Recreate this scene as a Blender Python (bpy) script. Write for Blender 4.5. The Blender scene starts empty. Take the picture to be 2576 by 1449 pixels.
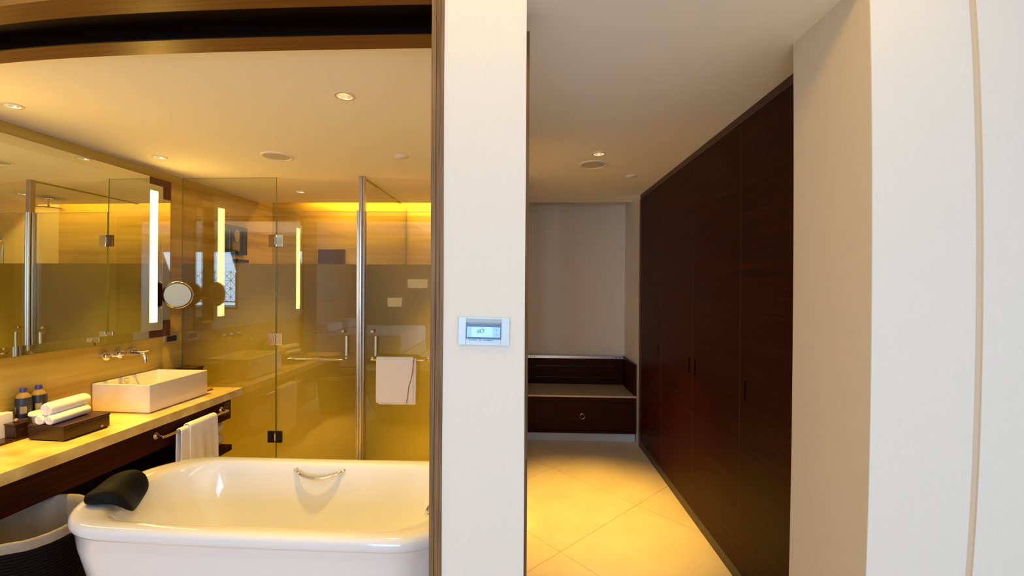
import bpy, bmesh, math, random
from mathutils import Vector, Matrix
random.seed(4)
SC = bpy.context.scene
COL = SC.collection
PI = math.pi

# ------------------------------------------------------------------ camera
# phone ultra-wide lens with slight barrel distortion, calibrated: eye 1.52 m above the floor
cam = bpy.data.cameras.new('camera')
cam.type = 'PANO'
cam.sensor_fit = 'HORIZONTAL'
cam.sensor_width = 36.0
cam.clip_start = 0.01
cc = cam
cc.panorama_type = 'FISHEYE_LENS_POLYNOMIAL'
cc.fisheye_fov = PI
K = (0.068528996097831, -0.00045582559757296424, -6.66875026062216e-05, 1.8750495782993972e-06)
cc.fisheye_polynomial_k0 = 0.0
cc.fisheye_polynomial_k1 = -K[0]
cc.fisheye_polynomial_k2 = -K[1]
cc.fisheye_polynomial_k3 = -K[2]
cc.fisheye_polynomial_k4 = -K[3]
co = bpy.data.objects.new('camera', cam)
COL.objects.link(co)
def cam_matrix(yaw, pitch, roll):
    base = Matrix(((1, 0, 0), (0, 0, -1), (0, 1, 0)))
    cy, sy, cp, sp, cr, sr = math.cos(yaw), math.sin(yaw), math.cos(pitch), math.sin(pitch), math.cos(roll), math.sin(roll)
    Ry = Matrix(((cy, 0, sy), (0, 1, 0), (-sy, 0, cy)))
    Rp = Matrix(((1, 0, 0), (0, cp, -sp), (0, sp, cp)))
    Rr = Matrix(((cr, -sr, 0), (sr, cr, 0), (0, 0, 1)))
    R = Rr @ Rp @ Ry @ base
    m = Matrix((R[0], -R[1], -R[2])).transposed().to_4x4()
    m.translation = Vector((0, 0, 1.52))
    return m
co.matrix_world = cam_matrix(0.0294122975, 0.00154178620, 0.00578766696)
SC.camera = co

# ------------------------------------------------------------------ world, lights, exposure
SC.view_settings.view_transform = 'Standard'
SC.view_settings.look = 'None'
SC.view_settings.gamma = 1
SC.view_settings.use_curve_mapping = False
SC.view_settings.exposure = 0.0
SC.cycles.use_denoising = True
SC.cycles.max_bounces = 12
SC.cycles.diffuse_bounces = 8
SC.cycles.glossy_bounces = 6
SC.cycles.transmission_bounces = 6
SC.cycles.transparent_max_bounces = 12
SC.cycles.sample_clamp_indirect = 4.0
SC.cycles.caustics_reflective = False
SC.cycles.caustics_refractive = False
w = bpy.data.worlds.new('world'); SC.world = w; w.use_nodes = True
w.node_tree.nodes['Background'].inputs[0].default_value = (.55, .72, 1, 1)
w.node_tree.nodes['Background'].inputs[1].default_value = 1.0

WARM = (1.0, 0.585, 0.07)
def area(name, loc, size, power, color, direction, spread=PI):
    l = bpy.data.lights.new(name, 'AREA'); l.shape = 'RECTANGLE'
    l.size, l.size_y = size; l.energy = power; l.color = color; l.spread = spread
    o = bpy.data.objects.new(name, l); COL.objects.link(o)
    o.location = loc
    o.rotation_euler = Vector(direction).to_track_quat('-Z', 'Y').to_euler()
    return o
# daylight through the bedroom window behind the camera, and through an added second one
area('window_daylight', (2.49, -3.64, 1.68), (1.62, 1.46), 88, (.41, .64, 1.0), (0, 1, -.45))
area('window_daylight', (-1.0, -3.64, 1.45), (1.8, 2.0), 98, (.38, .62, 1.0), (0, 1, -.45))
# warm cove strips: bedroom ceiling, shower back wall
area('bedroom_cove_light', (-.6, -1.2, 2.70), (3.0, 2.0), 17, (1.0, .68, .26), (0, 0, -1))
area('bedroom_spot_row', (-.5, .85, 2.72), (3.4, .2), 13, (1.0, .60, .10), (0, 0, -1))
area('shower_cove_light', (-1.15, 4.60, 2.56), (1.9, .06), 26, (1, .57, .09), (0, .35, -1))
area('toilet_cove_light', (-2.2, 4.60, 2.56), (.5, .06), 3, (1, .53, .045), (0, .35, -1))

# ------------------------------------------------------------------ materials
def mat(name, col, rough=.5, metal=0., spec=.5, coat=0., bump=None, noise=None, emit=None, sheen=0.):
    m = bpy.data.materials.new(name); m.use_nodes = True
    nt = m.node_tree; b = nt.nodes['Principled BSDF']
    b.inputs['Base Color'].default_value = (*col, 1)
    b.inputs['Roughness'].default_value = rough
    b.inputs['Metallic'].default_value = metal
    b.inputs['Specular IOR Level'].default_value = spec
    b.inputs['Coat Weight'].default_value = coat
    if sheen: b.inputs['Sheen Weight'].default_value = sheen
    if emit:
        b.inputs['Emission Color'].default_value = (*emit[0], 1)
        b.inputs['Emission Strength'].default_value = emit[1]
    if noise or bump:
        tc = nt.nodes.new('ShaderNodeTexCoord'); mp = nt.nodes.new('ShaderNodeMapping')
        nt.links.new(tc.outputs['Object'], mp.inputs[0])
    if noise:   # noise = (scale xyz, colour2, detail, contrast lo, hi)
        mp.inputs['Scale'].default_value = noise[0]
        n = nt.nodes.new('ShaderNodeTexNoise'); n.inputs['Scale'].default_value = 1
        n.inputs['Detail'].default_value = noise[2]
        nt.links.new(mp.outputs[0], n.inputs[0])
        r = nt.nodes.new('ShaderNodeValToRGB')
        r.color_ramp.elements[0].position = noise[3]; r.color_ramp.elements[1].position = noise[4]
        r.color_ramp.elements[0].color = (*col, 1); r.color_ramp.elements[1].color = (*noise[1], 1)
        nt.links.new(n.outputs[0], r.inputs[0]); nt.links.new(r.outputs[0], b.inputs['Base Color'])
        if bump:
            bp = nt.nodes.new('ShaderNodeBump'); bp.inputs['Strength'].default_value = bump[1]
            bp.inputs['Distance'].default_value = .002
            nt.links.new(n.outputs[0], bp.inputs['Height']); nt.links.new(bp.outputs[0], b.inputs['Normal'])
    elif bump:
        mp.inputs['Scale'].default_value = bump[0] if isinstance(bump[0], tuple) else (bump[0],) * 3
        n = nt.nodes.new('ShaderNodeTexNoise'); n.inputs['Scale'].default_value = 1; n.inputs['Detail'].default_value = 3
        nt.links.new(mp.outputs[0], n.inputs[0])
        bp = nt.nodes.new('ShaderNodeBump'); bp.inputs['Strength'].default_value = bump[1]
        bp.inputs['Distance'].default_value = .002
        nt.links.new(n.outputs[0], bp.inputs['Height']); nt.links.new(bp.outputs[0], b.inputs['Normal'])
    return m
def weave(name, col, col2):
    """linen wallpaper: crossed fine threads"""
    m = bpy.data.materials.new(name); m.use_nodes = True
    nt = m.node_tree; b = nt.nodes['Principled BSDF']; b.inputs['Roughness'].default_value = .8
    b.inputs['Specular IOR Level'].default_value = .2
    tc = nt.nodes.new('ShaderNodeTexCoord')
    outs = []
    for s in ((900, 900, 40), (60, 60, 1100)):
        mp = nt.nodes.new('ShaderNodeMapping'); mp.inputs['Scale'].default_value = s
        n = nt.nodes.new('ShaderNodeTexNoise'); n.inputs['Scale'].default_value = 1; n.inputs['Detail'].default_value = 1
        nt.links.new(tc.outputs['Object'], mp.inputs[0]); nt.links.new(mp.outputs[0], n.inputs[0]); outs.append(n)
    ad = nt.nodes.new('ShaderNodeMath'); ad.operation = 'ADD'
    nt.links.new(outs[0].outputs[0], ad.inputs[0]); nt.links.new(outs[1].outputs[0], ad.inputs[1])
    r = nt.nodes.new('ShaderNodeMapRange'); r.inputs[1].default_value = .3; r.inputs[2].default_value = 1.7
    nt.links.new(ad.outputs[0], r.inputs[0])
    mx = nt.nodes.new('ShaderNodeMix'); mx.data_type = 'RGBA'
    mx.inputs[6].default_value = (*col, 1); mx.inputs[7].default_value = (*col2, 1)
    nt.links.new(r.outputs[0], mx.inputs[0]); nt.links.new(mx.outputs[2], b.inputs['Base Color'])
    bp = nt.nodes.new('ShaderNodeBump'); bp.inputs['Strength'].default_value = .15; bp.inputs['Distance'].default_value = .001
    nt.links.new(ad.outputs[0], bp.inputs['Height']); nt.links.new(bp.outputs[0], b.inputs['Normal'])
    return m
def glassm(name, tint=(1, 1, 1)):
    """thin flat pane: straight-through transmission with Fresnel reflection"""
    m = bpy.data.materials.new(name); m.use_nodes = True
    nt = m.node_tree; nt.nodes.clear()
    out = nt.nodes.new('ShaderNodeOutputMaterial'); mx = nt.nodes.new('ShaderNodeMixShader')
    t = nt.nodes.new('ShaderNodeBsdfTransparent'); t.inputs[0].default_value = (*tint, 1)
    g = nt.nodes.new('ShaderNodeBsdfGlossy'); g.inputs['Roughness'].default_value = 0.0
    lw = nt.nodes.new('ShaderNodeLayerWeight'); lw.inputs[0].default_value = .5   # Schlick, same from both sides
    pw = nt.nodes.new('ShaderNodeMath'); pw.operation = 'POWER'; pw.inputs[1].default_value = 5
    f = nt.nodes.new('ShaderNodeMath'); f.operation = 'MULTIPLY_ADD'; f.inputs[1].default_value = .92; f.inputs[2].default_value = .08
    nt.links.new(lw.outputs['Facing'], pw.inputs[0]); nt.links.new(pw.outputs[0], f.inputs[0])
    nt.links.new(f.outputs[0], mx.inputs[0]); nt.links.new(t.outputs[0], mx.inputs[1])
    nt.links.new(g.outputs[0], mx.inputs[2]); nt.links.new(mx.outputs[0], out.inputs[0])
    return m
def frostm(name, col, *_):
    """etched film: wide forward scatter plus a little diffuse haze"""
    m = bpy.data.materials.new(name); m.use_nodes = True
    nt = m.node_tree; nt.nodes.clear()
    out = nt.nodes.new('ShaderNodeOutputMaterial'); mx = nt.nodes.new('ShaderNodeMixShader'); m2 = nt.nodes.new('ShaderNodeMixShader')
    rf = nt.nodes.new('ShaderNodeBsdfRefraction'); rf.inputs['Color'].default_value = (*col, 1); rf.inputs['IOR'].default_value = 1.2; rf.inputs['Roughness'].default_value = .9
    t = nt.nodes.new('ShaderNodeBsdfTranslucent'); t.inputs[0].default_value = (*col, 1)
    d = nt.nodes.new('ShaderNodeBsdfDiffuse'); d.inputs[0].default_value = (*col, 1)
    mx.inputs[0].default_value = .35; m2.inputs[0].default_value = .25
    nt.links.new(t.outputs[0], m2.inputs[1]); nt.links.new(d.outputs[0], m2.inputs[2])
    nt.links.new(rf.outputs[0], mx.inputs[1]); nt.links.new(m2.outputs[0], mx.inputs[2])
    nt.links.new(mx.outputs[0], out.inputs[0])
    return m
def emis(name, col, s):
    m = bpy.data.materials.new(name); m.use_nodes = True
    nt = m.node_tree; nt.nodes.clear()
    out = nt.nodes.new('ShaderNodeOutputMaterial'); e = nt.nodes.new('ShaderNodeEmission')
    e.inputs[0].default_value = (*col, 1); e.inputs[1].default_value = s
    nt.links.new(e.outputs[0], out.inputs[0]); return m

M = dict(
    linen=weave('linen_wallpaper', (.74, .70, .62), (.80, .76, .68)),
    linen_tan_lit=weave('tan_warmlit_linen', (.74, .63, .46), (.80, .70, .53)),  # same linen with warm light put into the return wall's colour; beige on the bed
    reveal=mat('tan_reveal', (.66, .52, .36), .7),
    paint=mat('ceiling_paint', (.90, .87, .82), .85, spec=.2, bump=(60, .05)),
    stone=mat('travertine', (.42, .27, .03), .28, noise=((.55, .55, 11), (.72, .53, .12), 8, .32, .68)),
    marble=mat('beige_marble', (.58, .40, .12), .18, noise=((6, 6, 6), (.86, .69, .29), 8, .35, .65)),
    wenge=mat('dark_wenge_wood', (.022, .004, .0008), .45, spec=.08, noise=((1.2, 1.2, 160), (.048, .010, .002), 4, .35, .70)),
    wenge_v=mat('dark_wood_vertical', (.030, .0085, .0035), .42, spec=.35, noise=((120, 120, 1.5), (.060, .019, .008), 4, .35, .70)),
    seam=mat('door_edge_wood', (.13, .052, .014), .5),
    jamb=mat('jamb_wood', (.12, .065, .026), .5, spec=.25, noise=((160, 160, 4), (.29, .17, .075), 5, .3, .72), bump=(0, .15)),
    rail=mat('frame_wood', (.13, .048, .008), .35, spec=.3, noise=((3, 120, 120), (.20, .085, .015), 4, .3, .7)),
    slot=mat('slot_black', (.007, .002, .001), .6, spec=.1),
    tile=mat('cream_floor_tile', (.74, .59, .38), .38, noise=((4, 4, 4), (.82, .68, .47), 6, .3, .7)),
    grout=mat('floor_grout', (.66, .52, .34), .8),
    ceramic=mat('white_ceramic', (.75, .71, .63), .07, coat=.5),
    acrylic=mat('white_tub_acrylic', (.80, .81, .83), .10, coat=.6),
    chrome=mat('chrome', (.88, .86, .83), .07, 1.0),
    steel=mat('brushed_aluminium', (.72, .73, .76), .28, 1.0),
    brass=mat('warm_nickel', (.80, .70, .52), .15, 1.0),
    mirror=mat('mirror_silver', (.86, .90, .80), .0, 1.0),
    mirror2=mat('mirror_border', (.80, .80, .66), .02, 1.0),
    magm=mat('magnifying_mirror', (.80, .82, .74), .02, 1.0),
    black=mat('black_rubber', (.004, .0045, .005), .55, spec=.12),
    blackp=mat('black_plastic', (.01, .008, .008), .35),
    towel=mat('white_towel', (.86, .86, .86), .95, spec=.1, bump=(220, .9), sheen=.3),
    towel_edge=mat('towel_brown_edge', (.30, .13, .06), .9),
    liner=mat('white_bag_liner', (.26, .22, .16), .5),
    wicker=mat('dark_wicker', (.007, .0045, .004), .7, spec=.08),
    glass=glassm('clear_glass', (.955, .965, .93)),
    glassedge=mat('glass_edge', (.30, .30, .08), .2),
    frost=frostm('frosted_film', (.76, .73, .30)),
    strip=emis('mirror_lamp_strip', (1.0, .60, .11), 37.0),
    bulb=emis('lamp_bulb', (1.0, .78, .42), 60.0),
    reflector=mat('lamp_reflector', (.9, .85, .7), .25, 1.0),
    ring=mat('lamp_ring', (.72, .66, .52), .4),
    darkhole=mat('dark_hole', (.03, .02, .01), .5),
    speaker=mat('speaker_grille', (.55, .52, .45), .6),
    plastic=mat('white_plastic', (.82, .80, .76), .4),
    thermo=mat('silver_plate', (.56, .66, .70), .35, .1),
    thermo_shade=mat('silver_slope_shade', (.36, .42, .45), .4, .1),  # plate silver darkened: shading of the top slope put into the colour
    lcdb=mat('lcd_border', (.012, .06, .20), .15),
    lcd=mat('lcd_screen', (.30, .55, .68), .15, emit=((.45, .82, .95), .30)),
    lcdtx=mat('lcd_marks', (.03, .14, .18), .4),
    lcdb2=mat('lcd_cell', (.26, .46, .62), .2, emit=((.35, .62, .9), .22)),
    ink=mat('grey_ink', (.22, .24, .28), .6),
    bottle=mat('clear_plastic_bottle', (.25, .17, .06), .08, spec=.8),
    cap=mat('blue_cap', (.035, .025, .30), .35),
    blabel=mat('dark_bottle_label', (.012, .014, .03), .4),
    blabel2=mat('pale_label_panel', (.26, .21, .10), .5),
    tglass=mat('tumbler_glass', (.62, .52, .30), .1),
    paper=mat('white_paper', (.85, .82, .78), .6),
    knob=mat('copper_knob', (.55, .28, .15), .25, .8),
    toiletry=mat('green_bottle', (.06, .16, .06), .3),
    room=mat('bedroom_wall', (.68, .67, .65), .8),
    carpet=mat('bedroom_floor', (.80, .63, .40), .6),
    bed=mat('white_bedding', (.80, .80, .80), .9),
    shade=emis('lamp_shade', (1.0, .72, .40), 2.2),
    lattice=mat('lattice_paint', (.20, .18, .16), .5),
    picblack=mat('black_frame', (.006, .004, .003), .3),
    picback=mat('picture_backing', (.36, .26, .10), .5),
    picshape=mat('picture_shell', (.72, .58, .30), .5),
    brownbox=mat('brown_leather', (.10, .032, .012), .5),
    soapdish=mat('wooden_soap_dish', (.50, .28, .06), .5),
    brownm=mat('bronze_metal', (.16, .07, .02), .3, .8), blackm=mat('black_metal', (.012, .008, .006), .35),
    trayw=mat('tray_wood', (.035, .011, .005), .25),
)

# ------------------------------------------------------------------ mesh helpers
def BM(): return bmesh.new()
def box(bm, a, b, bev=0., rot=None, pivot=None, seg=2):
    """axis-aligned box from corner a to corner b"""
    t = bmesh.new()
    bmesh.ops.create_cube(t, size=1)
    s = [abs(b[i] - a[i]) for i in range(3)]; c = [(a[i] + b[i]) / 2 for i in range(3)]
    bmesh.ops.scale(t, vec=s, verts=t.verts); bmesh.ops.translate(t, vec=c, verts=t.verts)
    if bev: bmesh.ops.bevel(t, geom=list(t.edges), offset=bev, segments=seg, profile=.6, affect='EDGES')
    if rot is not None:
        p = Vector(pivot if pivot else c)
        bmesh.ops.transform(t, matrix=Matrix.Translation(p) @ rot @ Matrix.Translation(-p), verts=t.verts)
    merge(bm, t)
def merge(bm, t):
    me = bpy.data.meshes.new('t'); t.to_mesh(me); t.free(); bm.from_mesh(me); bpy.data.meshes.remove(me)
def cyl(bm, p0, p1, r, r2=None, n=24, cap=True):
    p0, p1 = Vector(p0), Vector(p1); d = p1 - p0
    t = bmesh.new()
    bmesh.ops.create_cone(t, cap_ends=cap, segments=n, radius1=r, radius2=r if r2 is None else r2, depth=d.length)
    m = Matrix.Translation((p0 + p1) / 2) @ d.to_track_quat('Z', 'Y').to_matrix().to_4x4()
    bmesh.ops.transform(t, matrix=m, verts=t.verts); merge(bm, t)
def lathe(bm, prof, center, axis=(0, 0, 1), n=32, closed=False):
    """prof list of (radius, height) revolved about axis through center"""
    q = Vector(axis).to_track_quat('Z', 'Y').to_matrix(); c = Vector(center)
    rings = []
    for r, h in prof:
        if r < 1e-6: rings.append([bm.verts.new(c + q @ Vector((0, 0, h)))]); continue
        rings.append([bm.verts.new(c + q @ Vector((r * math.cos(2 * PI * i / n), r * math.sin(2 * PI * i / n), h))) for i in range(n)])
    for a, b in zip(rings, rings[1:]):
        for i in range(n):
            j = (i + 1) % n
            if len(a) == 1 and len(b) == 1: continue
            if len(a) == 1: bm.faces.new((a[0], b[i], b[j]))
            elif len(b) == 1: bm.faces.new((a[i], a[j], b[0]))
            else: bm.faces.new((a[i], a[j], b[j], b[i]))
def tube(bm, pts, r, n=12, cap=True, smooth=0):
    pts = [Vector(p) for p in pts]
    for _ in range(smooth):
        q = [pts[0]]
        for a, b in zip(pts, pts[1:]): q += [a * .75 + b * .25, a * .25 + b * .75]
        q.append(pts[-1]); pts = q
    rad = r if isinstance(r, (list, tuple)) else [r] * len(pts)
    up = Vector((0, 0, 1)); prev = None; rings = []
    for i, p in enumerate(pts):
        d = (pts[min(i + 1, len(pts) - 1)] - pts[max(i - 1, 0)]).normalized()
        if prev is None:
            x = d.orthogonal().normalized()
        else:
            x = (prev - d * prev.dot(d)); x = x.normalized() if x.length > 1e-6 else d.orthogonal().normalized()
        prev = x; y = d.cross(x)
        rr = rad[i] if i < len(rad) else rad[-1]
        rings.append([bm.verts.new(p + (x * math.cos(2 * PI * k / n) + y * math.sin(2 * PI * k / n)) * rr) for k in range(n)])
    for a, b in zip(rings, rings[1:]):
        for k in range(n): bm.faces.new((a[k], a[(k + 1) % n], b[(k + 1) % n], b[k]))
    if cap:
        bm.faces.new(rings[0][::-1]); bm.faces.new(rings[-1])
def rrect(cx, cy, hx, hy, r, z, n=10):
    out = []
    r = min(r, hx, hy)
    for qx, qy, a0 in ((1, 1, 0), (-1, 1, PI / 2), (-1, -1, PI), (1, -1, 1.5 * PI)):
        for i in range(n + 1):
            a = a0 + PI / 2 * i / n
            out.append(Vector((cx + qx * (hx - r) + r * math.cos(a), cy + qy * (hy - r) + r * math.sin(a), z)))
    return out
def loft(bm, loops, cap0=False, cap1=False):
    rings = [[bm.verts.new(p) for p in l] for l in loops]
    n = len(rings[0])
    for a, b in zip(rings, rings[1:]):
        for k in range(n): bm.faces.new((a[k], a[(k + 1) % n], b[(k + 1) % n], b[k]))
    if cap0: bm.faces.new(rings[0][::-1])
    if cap1: bm.faces.new(rings[-1])
def build(name, bm, m, parent=None, smooth=False, origin=None, angle=40):
    bmesh.ops.recalc_face_normals(bm, faces=bm.faces)
    me = bpy.data.meshes.new(name); bm.to_mesh(me); bm.free()
    me.materials.append(m)
    if smooth:
        me.polygons.foreach_set('use_smooth', [True] * len(me.polygons))
        try: me.set_sharp_from_angle(angle=math.radians(angle))
        except Exception: pass
    o = bpy.data.objects.new(name, me); COL.objects.link(o)
    if parent is not None:
        o.parent = parent
        o.matrix_parent_inverse = Matrix.Translation(parent.location).inverted() if parent.parent is None and parent.type == 'EMPTY' else Matrix.Identity(4)
    return o
def thing(name, label, cat, loc=(0, 0, 0), group=None):
    o = bpy.data.objects.new(name, None); COL.objects.link(o); o.location = loc
    o.empty_display_size = .05
    o['label'] = label; o['category'] = cat
    if group: o['group'] = group
    return o
def tag(o, label, cat, group=None):
    o['label'] = label; o['category'] = cat
    if group: o['group'] = group
    return o
def struct(name, bm, m, label=None, parent=None):
    o = build(name, bm, m, parent)
    if parent is None: o['kind'] = 'structure'
    if label: o['label'] = label
    return o
def bb(name, a, b, m, parent=None, bev=0., smooth=False):
    bm = BM(); box(bm, a, b, bev); return build(name, bm, m, parent, smooth)
def S(name, boxes, m, label=None):
    bm = BM()
    for a, b in boxes: box(bm, a, b)
    return struct(name, bm, m, label)

# ------------------------------------------------------------------ main dimensions
CZ = 2.417          # ceiling
LX = -2.86          # bathroom left wall face
YF = 1.216          # front of dividing wall
BY = 4.72           # far wall
GY = 3.44           # glass plane

# ------------------------------------------------------------------ floors, with laid tiles
def clip_poly(poly, x0, x1, y0, y1):
    def cut(p, f, inter):
        out = []
        for i in range(len(p)):
            a, b = p[i], p[(i + 1) % len(p)]
            fa, fb = f(a), f(b)
            if fa >= 0: out.append(a)
            if (fa >= 0) != (fb >= 0):
                t = fa / (fa - fb); out.append((a[0] + (b[0] - a[0]) * t, a[1] + (b[1] - a[1]) * t))
        return out
    for f in (lambda p: p[0] - x0, lambda p: x1 - p[0], lambda p: p[1] - y0, lambda p: y1 - p[1]):
        poly = cut(poly, f, None)
        if len(poly) < 3: return []
    return poly
def tiles(parent, x0, x1, y0, y1, ox, oy, s, ang, gap=.0012):
    u = Vector((math.cos(ang), math.sin(ang))); v = Vector((-u.y, u.x))
    for i in range(-9, 10):
        for j in range(-9, 10):
            c = [Vector((ox, oy)) + u * (s * (i + a)) + v * (s * (j + b)) for a, b in ((0, 0), (1, 0), (1, 1), (0, 1))]
            m = sum(c, Vector((0, 0))) / 4
            c = [m + (p - m) * (1 - gap / s * 2) for p in c]
            p = clip_poly([tuple(q) for q in c], x0, x1, y0, y1)
            if len(p) < 3: continue
            ar = abs(sum(p[k][0] * p[(k + 1) % len(p)][1] - p[(k + 1) % len(p)][0] * p[k][1] for k in range(len(p)))) / 2
            if ar < .003: continue
            bm = BM(); t = [bm.verts.new((q[0], q[1], 0)) for q in p]; b_ = [bm.verts.new((q[0], q[1], -.006)) for q in p]
            bm.faces.new(t)
            for k in range(len(p)): bm.faces.new((t[k], t[(k + 1) % len(p)], b_[(k + 1) % len(p)], b_[k]))
            build('tile', bm, M['tile'], parent)
fh = S('floor_hall', [((-.12, .9, -.10), (1.75, BY + .1, -.005))], M['grout'], 'hallway floor of large cream tiles laid diagonally')
tiles(fh, -.10, 1.13, 1.20, BY, .214, 2.440, .80, math.radians(43.5))
fb = S('floor_bath', [((LX - .1, YF, -.10), (-.12, BY + .1, -.005))], M['grout'], 'bathroom floor of cream tiles')
tiles(fb, LX, -.12, YF, BY, -1.5, 2.0, .80, math.radians(45))
S('floor_bedroom', [((-4.3, -3.7, -.10), (3.6, 1.20, -.005))], M['carpet'])

# ------------------------------------------------------------------ walls
S('wall_left', [((LX - .12, 1.547, 0), (LX, BY + .12, 2.75))], M['stone'], 'travertine wall behind the vanity with horizontal veins')
S('wall_back', [((LX, BY, 0), (-.02, BY + .12, 2.75))], M['stone'], 'travertine far wall of the shower and toilet room')
S('wall_niche', [((-.02, BY, 0), (1.6, BY + .12, 2.75))], M['linen'], 'pale wallpapered wall at the end of the hallway')
S('wall_pier', [((-.235, YF, 0), (.002, 1.39, CZ + .33)), ((-.235, 1.39, 0), (-.02, 1.57, CZ + .33))], M['linen'], 'linen wallpapered pier between the bath opening and the hallway')
# partition between bathroom and hallway with a doorway
S('wall_partition', [((-.12, 1.57, 0), (-.02, 2.55, 2.75)), ((-.12, 3.40, 0), (-.02, BY, 2.75)), ((-.12, 2.55, 2.36), (-.02, 3.40, 2.75))], M['linen'])
S('wall_return', [((.977, YF, 0), (1.276, 1.569, 2.75))], M['linen_tan_lit'])
S('wall_right', [((.9775, YF - .002, 0), (1.276, YF + .002, 2.75)), ((1.299, YF - .002, 0), (3.6, YF + .06, 2.75))], M['linen'], 'pale linen wallpapered wall right of the hallway')
S('trim_1', [((1.276, YF + .003, 0), (1.299, YF + .02, 2.75))], M['reveal'], 'narrow tan reveal strip between two wallpapered panels')
S('wall_hall_right', [((1.74, 1.569, 0), (1.84, 4.12, 2.75)), ((1.112, 4.12, 0), (1.84, BY, 2.75)), ((1.112, 1.563, 0), (1.84, 1.569, 2.75))], M['linen'])
S('wall_over_openings', [((-2.98, YF, 2.46), (-.235, 1.547, 2.75)), ((.002, YF, CZ), (.977, YF + .1, 2.75))], M['linen'])
S('wall_bedroom', [((-4.4, -3.7, 0), (-4.3, 1.3, 2.75)), ((3.6, -3.7, 0), (3.7, 1.3, 2.75)), ((-4.4, YF, 0), (-2.98, 1.3, 2.75)), ((-3.1, YF, 0), (-2.98, BY + .12, 2.75)),
    ((-4.4, -3.7, 0), (-1.9, -3.6, 2.75)), ((-.1, -3.7, 0), (1.67, -3.6, 2.75)), ((-1.9, -3.7, 0), (-.1, -3.6, .45)), ((-1.9, -3.7, 2.45), (-.1, -3.6, 2.75)), ((3.3, -3.7, 0), (3.7, -3.6, 2.75)), ((1.67, -3.7, 0), (3.3, -3.6, .93)), ((1.67, -3.7, 2.45), (3.3, -3.6, 2.75))], M['room'])
S('ceiling_bedroom', [((-4.4, -3.7, 2.75), (3.7, YF + .02, 2.85))], M['paint'])
S('ceiling_void', [((-3.0, YF + .02, 2.75), (1.9, BY + .12, 2.85))], M['paint'])

# ceilings with round holes cut for the recessed lamps
def ceiling(name, x0, x1, y0, y1, holes, label):
    bm = BM(); edges = []
    def ring(pts):
        vs = [bm.verts.new((p[0], p[1], CZ)) for p in pts]
        for i in range(len(vs)): edges.append(bm.edges.new((vs[i], vs[(i + 1) % len(vs)])))
    ring([(x0, y0), (x1, y0), (x1, y1), (x0, y1)])
    for hx, hy, hr in holes: ring([(hx + hr * math.cos(2 * PI * i / 24), hy + hr * math.sin(2 * PI * i / 24)) for i in range(24)])
    bmesh.ops.triangle_fill(bm, use_beauty=True, edges=edges)
    g = bmesh.ops.extrude_face_region(bm, geom=list(bm.faces))
    bmesh.ops.translate(bm, vec=(0, 0, .03), verts=[v for v in g['geom'] if isinstance(v, bmesh.types.BMVert)])
    return struct(name, bm, M['paint'], label)
HR = .036
bath_l = [(-.851, 1.972), (-2.568, 1.977), (-2.556, 2.872), (-2.135, 3.975), (-.60, 3.95), (-.54, 2.80)]
hall_l = [(.492, 2.85)]
ceiling('ceiling_bath', LX, -.12, 1.547, 4.49, [(x, y, HR) for x, y in bath_l], 'cream plaster ceiling of the bathroom')
ceiling('ceiling_hall', -.02, 1.72, YF + .1, 4.46, [(x, y, HR) for x, y in hall_l], 'cream plaster ceiling of the hallway')

# ------------------------------------------------------------------ wooden portal around the bath opening
RZ = 2.396
fr = thing('opening_frame', 'brown wooden frame around the opening to the bathtub, with a sliding-panel slot overhead', 'frame', (-1.5, YF, RZ))
bb('front_rail', (-2.86, YF - .004, RZ), (-.235, 1.305, 2.46), M['rail'], fr)
bb('rear_rail', (-2.86, 1.461, RZ), (-.235, 1.547, 2.46), M['rail'], fr)
bm = BM(); box(bm, (-2.86, 1.305, 2.455), (-.272, 1.4605, 2.459)); box(bm, (-2.86, 1.455, RZ + .001), (-.272, 1.4605, 2.455)); box(bm, (-2.86, 1.3055, RZ + .001), (-.272, 1.309, 2.455)); build('slot_shade', bm, M['slot'], fr)  # near-black sheets stand in for the shade inside the deep slot
bm = BM()
box(bm, (-.2715, YF - .004, 0), (-.258, 1.547, 2.47), .0015); box(bm, (-.258, YF, 0), (-.2445, 1.547, 2.47), .0015)
box(bm, (-.2445, YF - .004, 0), (-.2355, 1.547, 2.47), .0015)
build('side_jamb', bm, M['jamb'], fr)
bb('side_jamb', (-2.86, YF - .004, 0), (-2.82, 1.547, 2.396), M['jamb'], fr)
tag(bb('sliding_panel', (-.0195, 1.392, .002), (.0125, 1.435, 2.36), M['jamb']), 'edge of brown wooden sliding panel tucked behind the wallpapered pier', 'panel')

# ------------------------------------------------------------------ recessed lamps, speakers, detectors
def downlight(x, y, label, power, col=WARM, angle=62, grp='recessed ceiling lamps', on=True, blend=1.0):
    t = thing('recessed_lamp', label, 'ceiling lamp', (x, y, CZ), grp)
    bm = BM(); lathe(bm, [(HR - .002, .0), (HR - .001, -.0035), (HR + .010, -.0035), (HR + .0125, 0), (HR + .0125, .002), (HR - .002, .002)], (x, y, CZ), n=32)
    build('ring', bm, M['ring'], t, True)
    bm = BM(); lathe(bm, [(HR - .001, 0), (HR * .86, .022), (HR * .6, .05), (HR * .5, .062)], (x, y, CZ), n=32)
    build('reflector', bm, M['reflector'], t, True)
    bm = BM(); lathe(bm, [(0, .030), (.012, .034), (.016, .044), (.016, .060), (0, .062)], (x, y, CZ), n=16)
    build('bulb', bm, M['bulb'] if on else M['darkhole'], t, True)
    if power:
        l = bpy.data.lights.new('lamp_light', 'SPOT'); l.energy = power; l.color = col
        l.spot_size = math.radians(angle); l.spot_blend = blend; l.shadow_soft_size = .03
        o = bpy.data.objects.new('lamp_light', l); COL.objects.link(o)
        o.parent = t; o.location = (0, 0, -.012)
    return t
downlight(*bath_l[0], 'bright round recessed lamp above the bathtub', 120)
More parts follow.
